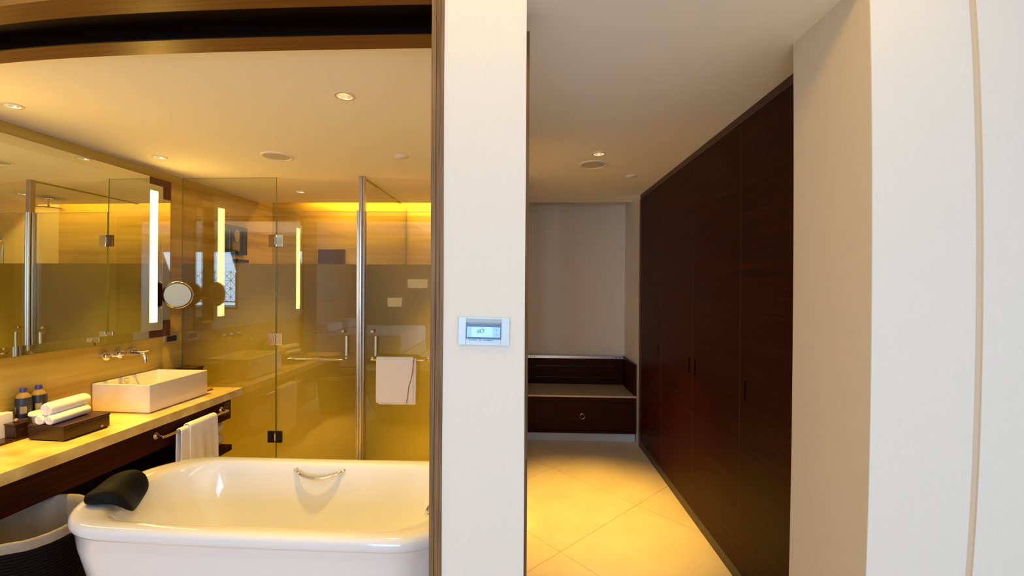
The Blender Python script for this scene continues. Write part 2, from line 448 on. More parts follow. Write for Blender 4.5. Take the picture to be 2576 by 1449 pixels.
downlight(*bath_l[1], 'recessed lamp at the left edge of the photo, above the vanity', 215)
downlight(*bath_l[2], 'recessed lamp above the mirror, nearest the glass screen', 190)
downlight(*bath_l[3], 'dim recessed lamp above the toilet room, behind the glass', 480)
downlight(*bath_l[4], 'recessed lamp inside the shower, hidden behind the pier', 520)
downlight(*bath_l[5], 'added recessed lamp near the doorway, unseen behind the pier, for bounced light', 320, angle=34)  # invented lamp; its floor bounce brightens the ceilings
downlight(*hall_l[0], 'bright recessed lamp in the hallway ceiling', 390, angle=49, blend=1.0)
def disc(name, x, y, r, label, cat, m, grille=True):
    t = thing(name, label, cat, (x, y, CZ))
    bm = BM(); lathe(bm, [(r * .80, -.002), (r * .86, -.008), (r * .97, -.006), (r, -.002), (r, 0)], (x, y, CZ), n=48)
    build('rim', bm, M['plastic'], t, True)
    bm = BM(); lathe(bm, [(0, -.003), (r * .81, -.003)], (x, y, CZ), n=48)
    build('grille' if grille else 'cover', bm, m, t, True)
disc('ceiling_speaker', -1.713, 2.878, .104, 'round ceiling speaker above the bathroom', 'speaker', M['speaker'])
disc('ceiling_speaker', .494, 3.096, .104, 'round ceiling speaker beside the hallway lamp', 'speaker', M['speaker'])
def detector(x, y, label):
    t = thing('ceiling_detector', label, 'detector', (x, y, CZ))
    bm = BM(); lathe(bm, [(0, -.014), (.03, -.013), (.042, -.007), (.046, 0)], (x, y, CZ), n=32); build('cover', bm, M['plastic'], t, True)
    bm = BM(); lathe(bm, [(.044, -.004), (.052, -.003), (.052, 0)], (x, y, CZ), n=32); build('base', bm, M['plastic'], t, True)
detector(-.853, 2.895, 'small white round detector on the bathroom ceiling')
detector(.847, 3.418, 'small white round detector on the hallway ceiling near the wardrobe')

# ------------------------------------------------------------------ glass screen
FZ = 1.703; DZ = 2.136
def pane(t, x0, x1, z0, z1, clipname='clear_pane'):
    bb('glass_pane', (x0, GY, z0), (x1, GY + .010, z1), M['glass'], t)
    bb('frosted_film', (x0, GY + .0108, z0), (x1, GY + .0113, FZ), M['frost'], t)
    bm = BM()
    box(bm, (x0, GY + .001, z0), (x0 + .0015, GY + .0095, z1)); box(bm, (x1 - .0015, GY + .001, z0), (x1, GY + .0095, z1))
    box(bm, (x0, GY + .001, z1 - .0015), (x1, GY + .0095, z1))
    build('polished_edge', bm, M['glassedge'], t)
t = thing('fixed_glass_panel', 'fixed glass panel reaching the ceiling left of the hinges, frosted below eye level', 'glass panel', (-2.45, GY, 0))
pane(t, LX, -2.053, 0, CZ - .001)
d1 = thing('glass_door', 'left glass door with hinges and an empty horizontal towel bar', 'glass door', (-1.7, GY, 0), 'frosted glass doors')
pane(d1, -2.047, -1.372, .01, DZ)
d2 = thing('glass_door', 'right glass door with the white towel on its bar', 'glass door', (-1.0, GY, 0), 'frosted glass doors')
pane(d2, -1.303, -.13, .01, DZ)
for z, ml, mr_ in ((1.893, 'brownm', 'chrome'), (1.081, 'brass', 'chrome'), (.275, 'blackm', 'blackm')):
    bm = BM(); box(bm, (-2.112, GY - .012, z - .048), (-2.054, GY - .0005, z + .048), .003)
    h = build('hinge', bm, M[ml], d1)
    bm = BM(); box(bm, (-2.046, GY - .012, z - .048), (-1.99, GY - .0005, z + .048), .003)
    build('hinge_plate', bm, M[mr_], h)
    bm = BM(); cyl(bm, (-2.05, GY - .010, z - .03), (-2.05, GY - .010, z + .03), .008); build('hinge_pin', bm, M['chrome'], h)
# post between the doors
t = thing('metal_post', 'tall aluminium post between the two glass doors', 'post', (-1.34, GY, 0))
bm = BM(); box(bm, (-1.352, GY - .03, 0), (-1.326, GY + .015, CZ - .001), .002); box(bm, (-1.323, GY - .026, 0), (-1.306, GY + .012, CZ - .001), .002)
build('post_profile', bm, mat('post_aluminium', (.55, .50, .45), .35, 1.0), t)
bm = BM(); cyl(bm, (-1.350, GY - .034, .01), (-1.350, GY - .034, DZ), .010, n=20); cyl(bm, (-1.329, GY - .034, .01), (-1.329, GY - .034, DZ), .011, n=20)
build('door_seal', bm, M['steel'], t, True)
bm = BM(); box(bm, (-1.372, GY - .02, .01), (-1.361, GY + .012, DZ), .002); build('door_edge_profile', bm, M['steel'], t)
# partition glass inside, from post to far wall
t = thing('glass_partition', 'clear glass partition running back from the post to the far wall', 'glass panel', (-1.33, 4.1, 0))
bb('glass_pane', (-1.335, GY + .02, 0), (-1.325, BY, CZ - .001), M['glass'], t)
bb('polished_edge', (-1.335, BY - .006, 0), (-1.325, BY - .001, CZ - .001), M['glassedge'], t)
bb('frosted_film', (-1.3245, GY + .02, 0), (-1.324, BY, FZ), M['frost'], t)
bb('top_edge', (-1.337, GY + .02, CZ - .012), (-1.323, 4.49, CZ - .001), M['glassedge'], t)
# combined pull handle + towel bar
def combo(d, xh, xa, xb):
    bz, by = .928, GY - .055
    bm = BM()
    tube(bm, [(xa, GY, bz), (xa, by + .012, bz), (xa + (.012 if xb > xa else -.012), by, bz), (xb - (.012 if xb > xa else -.012), by, bz), (xb, by + .012, bz), (xb, GY, bz)], .0085, n=14, smooth=2)
    for x in (xa, xb): cyl(bm, (x, GY, bz), (x, GY - .006, bz), .014)
    tb = build('towel_bar', bm, M['brass'], d, True)
    bm = BM(); lathe(bm, [(0, .034), (.012, .033), (.0155, .026), (.0155, .018), (.009, .014), (.009, 0)], (xh, GY, 1.153), axis=(0, -1, 0), n=24)
    build('door_knob', bm, M['brass'], d, True)
    bm = BM(); cyl(bm, (xh + .028, GY - .02, .955), (xh + .028, GY - .02, 1.115), .0095, n=20)
    cyl(bm, (xh + .028, GY, 1.10), (xh + .028, GY - .02, 1.10), .005); cyl(bm, (xh + .028, GY, .97), (xh + .028, GY - .02, .97), .005)
    build('pull_handle', bm, mat('window_lit_chrome', (.72, .80, .80), .3, .3), d, True)  # pale colour carries the window's reflection on the chrome bar
combo(d1, -1.478, -1.925, -1.465)
combo(d2, -1.238, -1.245, -.79)

# ------------------------------------------------------------------ towels
def cloth(nx, nz, f):
    bm = BM(); g = [[bm.verts.new(f(i / nx, j / nz)) for i in range(nx + 1)] for j in range(nz + 1)]
    for j in range(nz):
        for i in range(nx): bm.faces.new((g[j][i], g[j][i + 1], g[j + 1][i + 1], g[j + 1][i]))
    return bm
def solid(o, th, sub=1):
    s = o.modifiers.new('solid', 'SOLIDIFY'); s.thickness = th; s.offset = 0
    if sub: m = o.modifiers.new('sub', 'SUBSURF'); m.levels = sub; m.render_levels = sub
    return o
def drape(x0, x1, ytop, z_top, z_front, z_back, r, wob, taper=0.):
    def f(u, v):
        Lf, La, Lb = z_top - r - z_front, PI * r, z_top - r - z_back
        s = v * (Lf + La + Lb)
        if s < Lf: y, z = -r, z_front + s
        elif s < Lf + La:
            a = (s - Lf) / r; y, z = -r * math.cos(a), z_top - r + r * math.sin(a)
        else: y, z = r, z_top - r - (s - Lf - La)
        d = max(0, (z_top - z) / (z_top - z_front))
        x = x0 + (x1 - x0) * u - taper * d * u
        y += wob * d * math.sin(u * 9 + 1.2) * .6 + wob * .4 * d * math.sin(u * 21 + z * 6)
        return Vector((x, ytop + y, z))
    return f
tw = thing('hand_towel', 'white towel folded over the towel bar of the right glass door', 'towel', (-1.03, GY - .06, .58))
o = build('towel_cloth', cloth(24, 40, drape(-1.188, -.885, GY - .056, .955, .585, .60, .017, .004)), M['towel'], tw, True, angle=180); solid(o, .011)
o = build('towel_under_fold', cloth(20, 36, drape(-1.172, -.866, GY - .054, .948, .572, .62, .012, .003)), M['towel'], tw, True, angle=180); solid(o, .006)
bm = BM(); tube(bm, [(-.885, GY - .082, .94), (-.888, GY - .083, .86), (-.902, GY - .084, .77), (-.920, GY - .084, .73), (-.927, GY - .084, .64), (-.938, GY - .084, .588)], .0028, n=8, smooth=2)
build('towel_hem', bm, M['towel_edge'], tw, True)['label'] = 'brown folded hem'

# ------------------------------------------------------------------ picture and box in the toilet room
t = thing('shadow_box_picture', 'black framed shell picture on the stone wall behind the glass', 'picture', (LX, 4.06, 1.95))
bm = BM()
for a, b in (((LX, 3.895, 1.83), (LX + .035, 3.965, 2.105)), ((LX, 4.17, 1.83), (LX + .035, 4.235, 2.105)), ((LX, 3.965, 2.075), (LX + .035, 4.17, 2.105)), ((LX, 3.965, 1.83), (LX + .035, 4.17, 1.865))): box(bm, a, b, .002)
build('picture_frame', bm, M['picblack'], t)
bb('backing', (LX, 3.965, 1.865), (LX + .008, 4.17, 2.075), M['picback'], t)
bm = BM(); box(bm, (LX + .008, 4.02, 1.865), (LX + .014, 4.045, 2.075)); box(bm, (LX + .008, 3.965, 1.955), (LX + .014, 4.06, 1.968)); build('bars', bm, M['picblack'], t)
bm = BM(); lathe(bm, [(0, .075), (.018, .07), (.033, .05), (.040, .022), (.036, 0), (.030, -.02), (.022, -.04), (0, -.05)], (LX + .02, 4.10, 2.0), n=20)
bmesh.ops.scale(bm, vec=(.3, 1, 1), verts=bm.verts, space=Matrix.Translation((-(LX + .02), -4.10, -2.0))); build('shell', bm, M['picshape'], t, True)
tag(bb('wall_shelf', (LX, 4.06, 1.752), (LX + .05, 4.24, 1.782), M['picblack'], bev=.003), 'short black ledge below the shell picture', 'shelf')
tag(bb('wall_box', (-2.313, BY - .04, 1.5), (-2.02, BY, 1.934), M['brownbox'], bev=.004), 'brown leather-like box on the far wall behind the left glass door', 'box')

# shower fittings (seen in the vanity mirror)
t = thing('rain_shower', 'round chrome rain shower head hanging from the shower ceiling, seen in the mirror', 'shower', (-.66, 4.15, 2.3))
bm = BM(); lathe(bm, [(0, 0), (.13, 0), (.135, .006), (.12, .012), (.03, .022), (0, .022)], (-.66, 4.15, 2.30), n=40); build('shower_head', bm, M['chrome'], t, True)
bm = BM(); cyl(bm, (-.66, 4.15, 2.32), (-.66, 4.15, CZ), .012); cyl(bm, (-.66, 4.15, CZ - .008), (-.66, 4.15, CZ), .03); build('ceiling_arm', bm, M['chrome'], t, True)
t = thing('hand_shower', 'chrome hand shower on a vertical rail, seen in the mirror', 'shower', (-.13, 4.1, 1.5))
bm = BM(); cyl(bm, (-.18, 4.10, 1.2), (-.18, 4.10, 2.0), .012); cyl(bm, (-.12, 4.10, 1.97), (-.18, 4.10, 1.97), .014); cyl(bm, (-.12, 4.10, 1.23), (-.18, 4.10, 1.23), .014); build('rail', bm, M['chrome'], t, True)
bm = BM(); tube(bm, [(-.19, 4.02, 1.72), (-.22, 4.0, 1.88), (-.26, 3.98, 1.95)], .013, smooth=1); lathe(bm, [(0, 0), (.045, 0), (.045, .012), (.015, .03), (0, .03)], (-.28, 3.97, 1.93), axis=(.5, .1, .8), n=24); build('spray_head', bm, M['chrome'], t, True)
bm = BM(); tube(bm, [(-.19, 4.02, 1.72), (-.19, 4.06, 1.3), (-.16, 4.2, 1.1), (-.13, 4.3, 1.2)], .007, smooth=2); build('hose', bm, M['steel'], t, True)

# ------------------------------------------------------------------ vanity mirror
XB, XM = -2.846, -2.786
mr = thing('vanity_mirror', 'large lit wall mirror with vertical lamp strips above the vanity', 'mirror', (LX, 2.4, 1.12))
bb('backing_mirror', (LX + .001, 1.55, 1.117), (XB, 3.305, 2.347), M['mirror2'], mr)
bb('mirror_carcass', (XB, 1.74, 1.22), (XM - .008, 3.10, 2.24), M['brownbox'], mr)
bb('mirror_glass', (XM - .008, 1.66, 1.179), (XM, 3.165, 2.277), M['mirror'], mr, .0015)
for y0, y1 in ((3.053, 3.118), (1.718, 1.783)):
    bb('lamp_strip', (XM - .001, y0, 1.241), (XM + .0015, y1, 2.230), M['strip'], mr)
for ya, yb, s in ((3.305, 3.155, 1),):
    for za, zb in ((2.347, 2.2), (1.117, 1.245)):
        bm = BM(); tz = .07 if zb < za else -.07
        box(bm, (XB, ya - .065, min(za, zb)), (XB + .004, ya, max(za, zb))); box(bm, (XB, ya - .19, min(za, za - tz)), (XB + .004, ya - .0655, max(za, za - tz)))
        build('corner_bracket', bm, M['brownbox'], mr)['label'] = 'dark brown L-shaped corner bracket'
# magnifying mirror on an arm
mg = thing('magnifying_mirror', 'round chrome magnifying mirror on an arm at the right end of the vanity mirror', 'magnifying mirror', (-2.72, 3.25, 1.445))
n = Vector((.375, -.927, 0)).normalized(); c = Vector((-2.722, 3.245, 1.445))
bm = BM(); lathe(bm, [(0, -.012), (.06, -.012), (.092, -.006), (.104, .004), (.107, .014), (.107, .026), (.103, .031), (.092, .032), (.089, .028)], c, axis=n, n=64); build('chrome_rim', bm, M['chrome'], mg, True, angle=50)
bm = BM(); lathe(bm, [(0, .0285), (.04, .0286), (.07, .0288), (.090, .029)], c, axis=n, n=64); build('mirror_lens', bm, M['magm'], mg, True)
bm = BM(); lathe(bm, [(.0885, .029), (.0925, .033), (.0985, .033), (.1035, .030)], c, axis=n, n=64); build('dark_bezel', bm, M['blackp'], mg, True)
bm = BM(); cyl(bm, (XB + .0005, 3.235, 1.445), (XB + .02, 3.235, 1.445), .05, n=32); build('wall_base', bm, M['chrome'], mg, True)
bm = BM(); tube(bm, [(XB + .015, 3.235, 1.42), (-2.80, 3.20, 1.40), (-2.77, 3.24, 1.41), c - n * .012], .007, smooth=1); build('arm', bm, M['brass'], mg, True)
# socket plate
t = thing('wall_socket', 'dark shaver socket in a metal plate below the mirror corner', 'socket', (LX, 3.34, 1.09))
bb('socket_plate', (LX, 3.262, 1.052), (LX + .008, 3.40, 1.128), M['brass'], t, .003); bb('socket_insert', (LX + .008, 3.285, 1.068), (LX + .011, 3.378, 1.112), M['blackp'], t)

# ------------------------------------------------------------------ vanity
va = thing('vanity_counter', 'long marble counter on a dark wood apron along the left wall', 'counter', (-2.6, 2.4, .68))
bb('marble_top', (LX, 1.56, .619), (-2.322, GY - .004, .679), M['marble'], va, .003)
bb('apron', (-2.375, 1.56, .463), (-2.343, 3.312, .619), M['wenge'], va)
bb('under_panel', (LX, 3.29, .463), (-2.375, 3.312, .619), M['wenge'], va)
bb('apron_rear', (LX, 1.56, .463), (-2.80, 3.29, .619), M['wenge'], va)
dc = bb('sign_plate', (-2.343, 3.232, .50), (-2.3415, 3.302, .600), mat('etched_sign', (.040, .014, .007), .45), va)
bm = BM(); z0 = .555
for a, b in (((3.2335, .504), (3.235, .598)), ((3.299, .504), (3.3005, .598)), ((3.2335, .504), (3.3005, .5055)), ((3.2335, .5965), (3.3005, .598)),
             ((3.245, .515), (3.289, .5165)), ((3.245, .521), (3.285, .5225)), ((3.262, .545), (3.272, .575)), ((3.255, .560), (3.279, .565)), ((3.248, .578), (3.254, .586)), ((3.270, .583), (3.290, .592))):
    box(bm, (-2.3415, a[0], a[1]), (-2.3405, b[0], b[1]))
build('sign_marks', bm, mat('sign_ink', (.22, .14, .05), .5), dc)
# towel rail on the apron
tr = thing('apron_towel_rail', 'chrome towel rail on the front of the dark apron', 'towel rail', (-2.32, 2.9, .56))
bm = BM()
for y in (2.605, 3.195):
    bm = BM()
    cyl(bm, (-2.343, y, .562), (-2.336, y, .562), .022); tube(bm, [(-2.34, y, .562), (-2.315, y, .560), (-2.286, y, .555)], .009, smooth=1)
    build('rail_post', bm, M['brass'], tr, True)
bm = BM(); cyl(bm, (-2.284, 2.605, .555), (-2.284, 3.20, .555), .009, n=16); build('rail_bar', bm, M['brass'], tr, True)
# towel on the rail
def f2(u, v):
    p = drape(0, .335, 0, .572, .12, .2, .018, .010, -.010)(u, v)
    return Vector((-2.284 - p.y * 1.0, 2.722 + p.x, p.z))
t = thing('bath_towel', 'white bath towel hanging over the rail under the counter', 'towel', (-2.29, 2.9, .12))
o = build('towel_cloth', cloth(36, 44, f2), M['towel'], t, True, angle=180); solid(o, .010)
def f3(u, v):
    p = drape(0, .26, 0, .585, .10, .2, .026, .010, -.006)(u, v)
    return Vector((-2.284 - p.y, 2.79 + p.x, p.z))
o = build('upper_fold', cloth(30, 44, f3), M['towel'], t, True, angle=180); solid(o, .008)
# shelf with rolled towels under the counter
tag(bb('under_shelf', (-2.84, 2.72, .212), (-2.325, 3.30, .256), M['wenge'], bev=.002), 'dark wooden shelf under the counter holding rolled towels', 'shelf')
S('under_counter_shade', [((LX, 1.56, 0), (-2.80, 3.31, .62))], M['slot'], 'dark void under the counter, its shade built as a panel on the wall')  # near-black panel paints the shade of the open void below the apron
def roll(y, z, x0, x1, r, label, grp):
    t = thing('rolled_towel', label, 'towel', ((x0 + x1) / 2, y, z - r), grp)
    return t
for x, z, lb in ((-2.415, .306, 'lower white rolled towel on the shelf under the counter'), (-2.418, .404, 'upper white rolled towel on the shelf under the counter')):
    t = thing('rolled_towel', lb, 'towel', (x, 3.1, z - .05), 'rolled towels on the under-counter shelf')
    bm = BM(); lathe(bm, [(0, -.15), (.03, -.153), (.043, -.148), (.048, -.135), (.048, .135), (.043, .148), (.03, .153), (0, .15)], (x, 3.125, z), axis=(0, 1, 0), n=28)
    build('roll', bm, M['towel'], t, True)
    bm = BM(); tube(bm, [(x + .04 * (1 - a / 22) * math.cos(a * .7), 2.973, z + .04 * (1 - a / 22) * math.sin(a * .7)) for a in range(20)], .0022, n=6); build('spiral_end', bm, M['towel'], t, True)
# sink
sk = thing('vessel_sink', 'white rectangular vessel sink standing on the marble counter', 'sink', (-2.65, 2.94, .679))
bm = BM(); x0, x1, y0, y1, z0, z1 = LX + .005, -2.447, 2.678, 3.20, .679, .867
L = [rrect((x0 + x1) / 2, (y0 + y1) / 2, (x1 - x0) / 2 - i, (y1 - y0) / 2 - i, r, z, 4) for i, r, z in
     ((.012, .008, z0), (.002, .008, z0 + .006), (0, .008, z0 + .02), (0, .008, z1 - .003), (.003, .008, z1), (.011, .01, z1), (.014, .012, z1 - .003), (.018, .02, z1 - .05), (.03, .03, z1 - .105), (.08, .03, z1 - .118))]
loft(bm, L, True, True); build('basin', bm, M['ceramic'], sk, True, angle=35)
bm = BM(); lathe(bm, [(0, .003), (.02, .003), (.024, 0)], (-2.65, 2.94, z1 - .117), n=24); build('drain', bm, M['chrome'], sk, True)
bm = BM(); box(bm, (x0 + .015, 2.90, z1 - .035), (x0 + .022, 2.935, z1 - .012), .002); build('overflow_slot', bm, M['steel'], sk)
# wall faucet
fc = thing('wall_faucet', 'chrome wall-mounted faucet with two lever handles above the sink', 'faucet', (LX, 2.87, 1.035))
for y in (2.772, 2.872, 2.972):
    bm = BM(); lathe(bm, [(0, .024), (.024, .024), (.030, .020), (.031, 0)], (LX, y, 1.036), axis=(1, 0, 0), n=32)
    esc = build('escutcheon', bm, M['chrome'], fc, True)
for y in (2.772, 2.972):
    bm = BM(); lathe(bm, [(0, .055), (.014, .054), (.016, .045), (.016, .02)], (LX, y, 1.036), axis=(1, 0, 0), n=20)
    tube(bm, [(LX + .045, y, 1.036), (LX + .075, y + .02, 1.034), (LX + .10, y + .045, 1.04)], [.007, .006, .005], smooth=0); build('lever', bm, M['chrome'], fc, True)
bm = BM(); tube(bm, [(LX + .015, 2.872, 1.036), (LX + .16, 2.872, 1.036), (LX + .20, 2.872, 1.032), (LX + .207, 2.872, 1.01), (LX + .207, 2.872, .978)], .0135, n=18, smooth=2); build('spout', bm, M['chrome'], fc, True)

# things on the counter
CT = .679
t = thing('soap_dish', 'small wooden soap dish right of the sink', 'soap dish', (-2.55, 3.32, CT))
bm = BM(); loft(bm, [rrect(-2.56, 3.30, .05 + i, .045 + i, .012, CT + z) for i, z in ((-.012, 0), (0, .008), (.003, .020), (-.004, .020), (-.008, .012), (-.03, .010))], True, True); build('dish', bm, M['soapdish'], t, True)
t = thing('amenity_stand', 'dark wooden amenity stand behind the sink by the glass', 'stand', (-2.70, 3.34, CT))
bb('stand_body', (-2.78, 3.29, CT), (-2.64, 3.40, CT + .172), M['trayw'], t, .003); bb('stand_lid', (-2.785, 3.285, CT + .172), (-2.635, 3.405, CT + .182), M['trayw'], t, .002)
t = thing('wooden_box', 'dark lacquered wooden box holding the rolled face towels on the counter', 'box', (-2.56, 2.28, CT))
bb('box_body', (-2.672, 2.148, CT + .006), (-2.455, 2.412, CT + .070), M['trayw'], t, .003); bb('box_lid', (-2.675, 2.145, CT + .071), (-2.452, 2.415, CT + .084), M['trayw'], t, .003)
bb('base_plinth', (-2.665, 2.156, CT), (-2.462, 2.404, CT + .006), M['slot'], t)
bm = BM(); lathe(bm, [(0, .006), (.007, .005), (.008, 0)], (-2.455, 2.36, CT + .022), axis=(1, 0, 0), n=16); build('box_foot_stud', bm, M['knob'], t, True)
BT = CT + .084
def small_roll(x, y, z, r, ln, ang, label, m='towel'):
    t = thing('rolled_face_towel', label, 'towel', (x, y, z - r), 'three rolled face towels on the wooden box')
    ax = Vector((math.sin(ang), math.cos(ang), 0)); bm = BM(); h = ln / 2
    lathe(bm, [(0, -h + .006), (r * .4, -h + .003), (r * .62, -h), (r * .9, -h + .003), (r, -h + .014), (r * 1.02, 0), (r, h - .014), (r * .8, h), (0, h - .002)], (x, y, z), axis=ax, n=28)
    for v in bm.verts: v.co += Vector((random.uniform(-1, 1), random.uniform(-1, 1), random.uniform(-1, 1))) * .0008
    build('roll', bm, M['towel'], t, True)
    e = Vector((x, y, z)) - ax * (h + .001); px_ = ax.cross(Vector((0, 0, 1)))
    bm = BM(); tube(bm, [e + (px_ * math.cos(a * .62) + Vector((0, 0, 1)) * math.sin(a * .62)) * r * .82 * (1 - a / 26) for a in range(24)], .0016, n=6); build('spiral_end', bm, M['towel'], t, True)
small_roll(-2.560, 2.27, BT + .0265, .026, .24, -.10, 'rolled white face towel on the wooden box, right one of the lower pair')
small_roll(-2.616, 2.265, BT + .0265, .026, .24, -.10, 'rolled white face towel on the wooden box, left one of the lower pair')
small_roll(-2.590, 2.285, BT + .0815, .035, .25, -.10, 'rolled white face towel resting on top of the other two')
def bottle(x, y, label):
    t = thing('water_bottle', label, 'bottle', (x, y, CT), 'small water bottles by the wall')
    zb = CT
    bm = BM(); lathe(bm, [(0, 0), (.032, 0), (.036, .006), (.036, .198), (.034, .210), (.024, .226), (.0135, .236), (.0125, .242)], (x, y, zb), n=28); build('bottle_body', bm, M['bottle'], t, True)
    bm = BM(); lathe(bm, [(.0145, .238), (.0165, .239), (.0165, .257), (.015, .259), (0, .259)], (x, y, zb), n=24); build('cap', bm, M['cap'], t, True)
    bm = BM(); lathe(bm, [(.0362, .095), (.0368, .097), (.0368, .203), (.0358, .206)], (x, y, zb), n=28); lb = build('label', bm, M['blabel'], t, True)
    a0 = math.atan2(-y, -x)
    for a, b in ((-.45, .35), (-1.3, -1.0)):
        pts = [(x + .0372 * math.cos(a0 + a + (b - a) * i / 5), y + .0372 * math.sin(a0 + a + (b - a) * i / 5)) for i in range(6)]
        bm = BM(); ra = [bm.verts.new((p[0], p[1], zb + .12)) for p in pts]; rb = [bm.verts.new((p[0], p[1], zb + .16)) for p in pts]
        for k in range(5): bm.faces.new((ra[k], ra[k + 1], rb[k + 1], rb[k]))
        build('label_panel', bm, M['blabel2'], lb)
bottle(-2.815, 2.242, 'small water bottle with blue cap against the wall, left of the two')
bottle(-2.812, 2.322, 'small water bottle with blue cap against the wall, right of the two')
t = thing('covered_glass', 'clear tumbler with a white paper cover behind the wooden box', 'glass', (-2.715, 2.20, CT))
bm = BM(); lathe(bm, [(0, 0), (.036, 0), (.038, .004), (.044, .108), (.041, .108), (.035, .01), (0, .01)], (-2.722, 2.262, CT), n=32); build('tumbler', bm, M['tglass'], t, True)
bm = BM(); lathe(bm, [(0, .006), (.03, .005), (.056, .001), (.059, -.010), (.056, -.016)], (-2.722, 2.262, CT + .124), n=32); build('paper_cover', bm, M['paper'], t, True)
t = thing('folded_face_cloth', 'white cloth folded behind the rolled towels on the counter', 'towel', (-2.76, 2.36, CT))
bm = BM(); box(bm, (-2.760, 2.368, CT + .0), (-2.685, 2.50, CT + .125), .02, seg=4); build('cloth_stack', bm, M['towel'], t, True)
t = thing('wooden_tray', 'dark low tray at the left edge under the small wooden jar', 'tray', (-2.75, 2.1, CT))
bb('tray_base', (-2.808, 1.93, CT), (-2.715, 2.215, CT + .012), M['trayw'], t, .002)
t = thing('lidded_cube_jar', 'small dark cube jar with a copper ball knob on the tray', 'jar', (-2.76, 2.13, CT + .012))
bb('jar_body', (-2.795, 2.125, CT + .012), (-2.727, 2.193, CT + .078), M['trayw'], t, .004); bb('jar_lid', (-2.797, 2.123, CT + .079), (-2.725, 2.195, CT + .090), M['trayw'], t, .003)
bm = BM(); bmesh.ops.create_uvsphere(bm, u_segments=20, v_segments=12, radius=.012, matrix=Matrix.Translation((-2.761, 2.159, CT + .101))); build('ball_knob', bm, M['knob'], t, True)
t = thing('tissue_pack', 'white paper tissue pack against the wall at the left edge', 'tissue', (-2.82, 2.05, CT))
bb('paper_box', (-2.857, 1.90, CT), (-2.812, 2.185, CT + .140), M['paper'], t, .004); bb('top_sheet', (-2.85, 1.96, CT + .140), (-2.82, 2.15, CT + .145), M['paper'], t)
t = thing('toiletry_tube', 'small green toiletry tube between the jar and the wooden box', 'bottle', (-2.705, 2.15, CT))
bm = BM(); lathe(bm, [(0, 0), (.011, 0), (.012, .002), (.012, .045), (.006, .05), (.006, .06), (0, .06)], (-2.695, 2.185, CT), n=18); build('tube_body', bm, M['toiletry'], t, True)

# ------------------------------------------------------------------ laundry basket
bk = thing('laundry_basket', 'dark woven basket with a white liner folded over its rim, left of the bathtub', 'basket', (-2.27, 1.78, 0))
bx, by, rz = -2.258, 1.775, .458
bm = BM(); lathe(bm, [(0, 0), (.20, 0), (.205, .01), (.248, rz - .05), (.252, rz - .01), (.246, rz - .01), (.196, .02), (0, .02)], (bx, by, 0), n=64); build('basket_body', bm, M['wicker'], bk, True)
bm = BM()
for k in range(26):
    z = .03 + k * .0145; r = .205 + (.248 - .205) * (z / (rz - .05)) + .001
    tube(bm, [(bx + (r + .0018 * math.sin(a * 28 + k * PI)) * math.cos(a * 2 * PI / 84), by + (r + .0018 * math.sin(a * 28 + k * PI)) * math.sin(a * 2 * PI / 84), z) for a in range(85)], .005, n=5, cap=False)
build('woven_strands', bm, M['wicker'], bk, True)['kind'] = 'stuff'
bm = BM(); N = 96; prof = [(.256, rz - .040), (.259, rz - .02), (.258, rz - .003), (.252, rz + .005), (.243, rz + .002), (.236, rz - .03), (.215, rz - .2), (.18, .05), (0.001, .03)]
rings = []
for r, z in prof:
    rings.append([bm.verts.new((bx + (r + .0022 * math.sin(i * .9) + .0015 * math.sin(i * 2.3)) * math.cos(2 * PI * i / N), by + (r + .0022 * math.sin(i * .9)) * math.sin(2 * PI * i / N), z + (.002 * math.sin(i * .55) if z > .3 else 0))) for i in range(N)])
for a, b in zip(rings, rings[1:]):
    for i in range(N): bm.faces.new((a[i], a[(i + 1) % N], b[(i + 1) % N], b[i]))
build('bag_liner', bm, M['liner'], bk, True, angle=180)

# ------------------------------------------------------------------ bathtub
TX, TY, HX, HY, TZ = -1.055, 1.880, .855, .365, .600
tb = thing('bathtub', 'white freestanding bathtub with rounded corners in the opening', 'bathtub', (TX, TY, 0))
def ring(ix, iy, r, z, dx=0., dy=0.): return rrect(TX + dx, TY + dy, HX - ix, HY - iy, r, z, 12)
bm = BM()
outer = [ring(.21, .10, .20, .0), ring(.19, .085, .21, .012), ring(.120, .058, .235, .16), ring(.060, .036, .26, .32), ring(.026, .019, .27, .47), ring(.018, .013, .28, .543),
         ring(.016, .010, .28, .549), ring(.006, .006, .285, .551), ring(.001, .001, .29, .558), ring(0, 0, .29, .570), ring(.002, .002, .29, .583), ring(.009, .009, .285, .594), ring(.020, .019, .28, TZ),
         ring(.045, .036, .27, TZ + .0015), ring(.085, .052, .25, TZ + .001), ring(.115, .064, .24, TZ - .001), ring(.130, .071, .235, TZ - .006), ring(.142, .078, .23, TZ - .016),
         ring(.165, .088, .225, TZ - .05), ring(.215, .108, .22, TZ - .15), ring(.28, .130, .21, TZ - .28), ring(.34, .150, .20, TZ - .37), ring(.40, .18, .16, TZ - .415), ring(.47, .24, .10, TZ - .43)]
loft(bm, outer, True, True)
build('tub_shell', bm, M['acrylic'], tb, True, angle=60)
bm = BM(); lathe(bm, [(0, .004), (.024, .004), (.03, 0)], (TX, TY, TZ - .43), n=32); build('drain', bm, M['chrome'], tb, True)
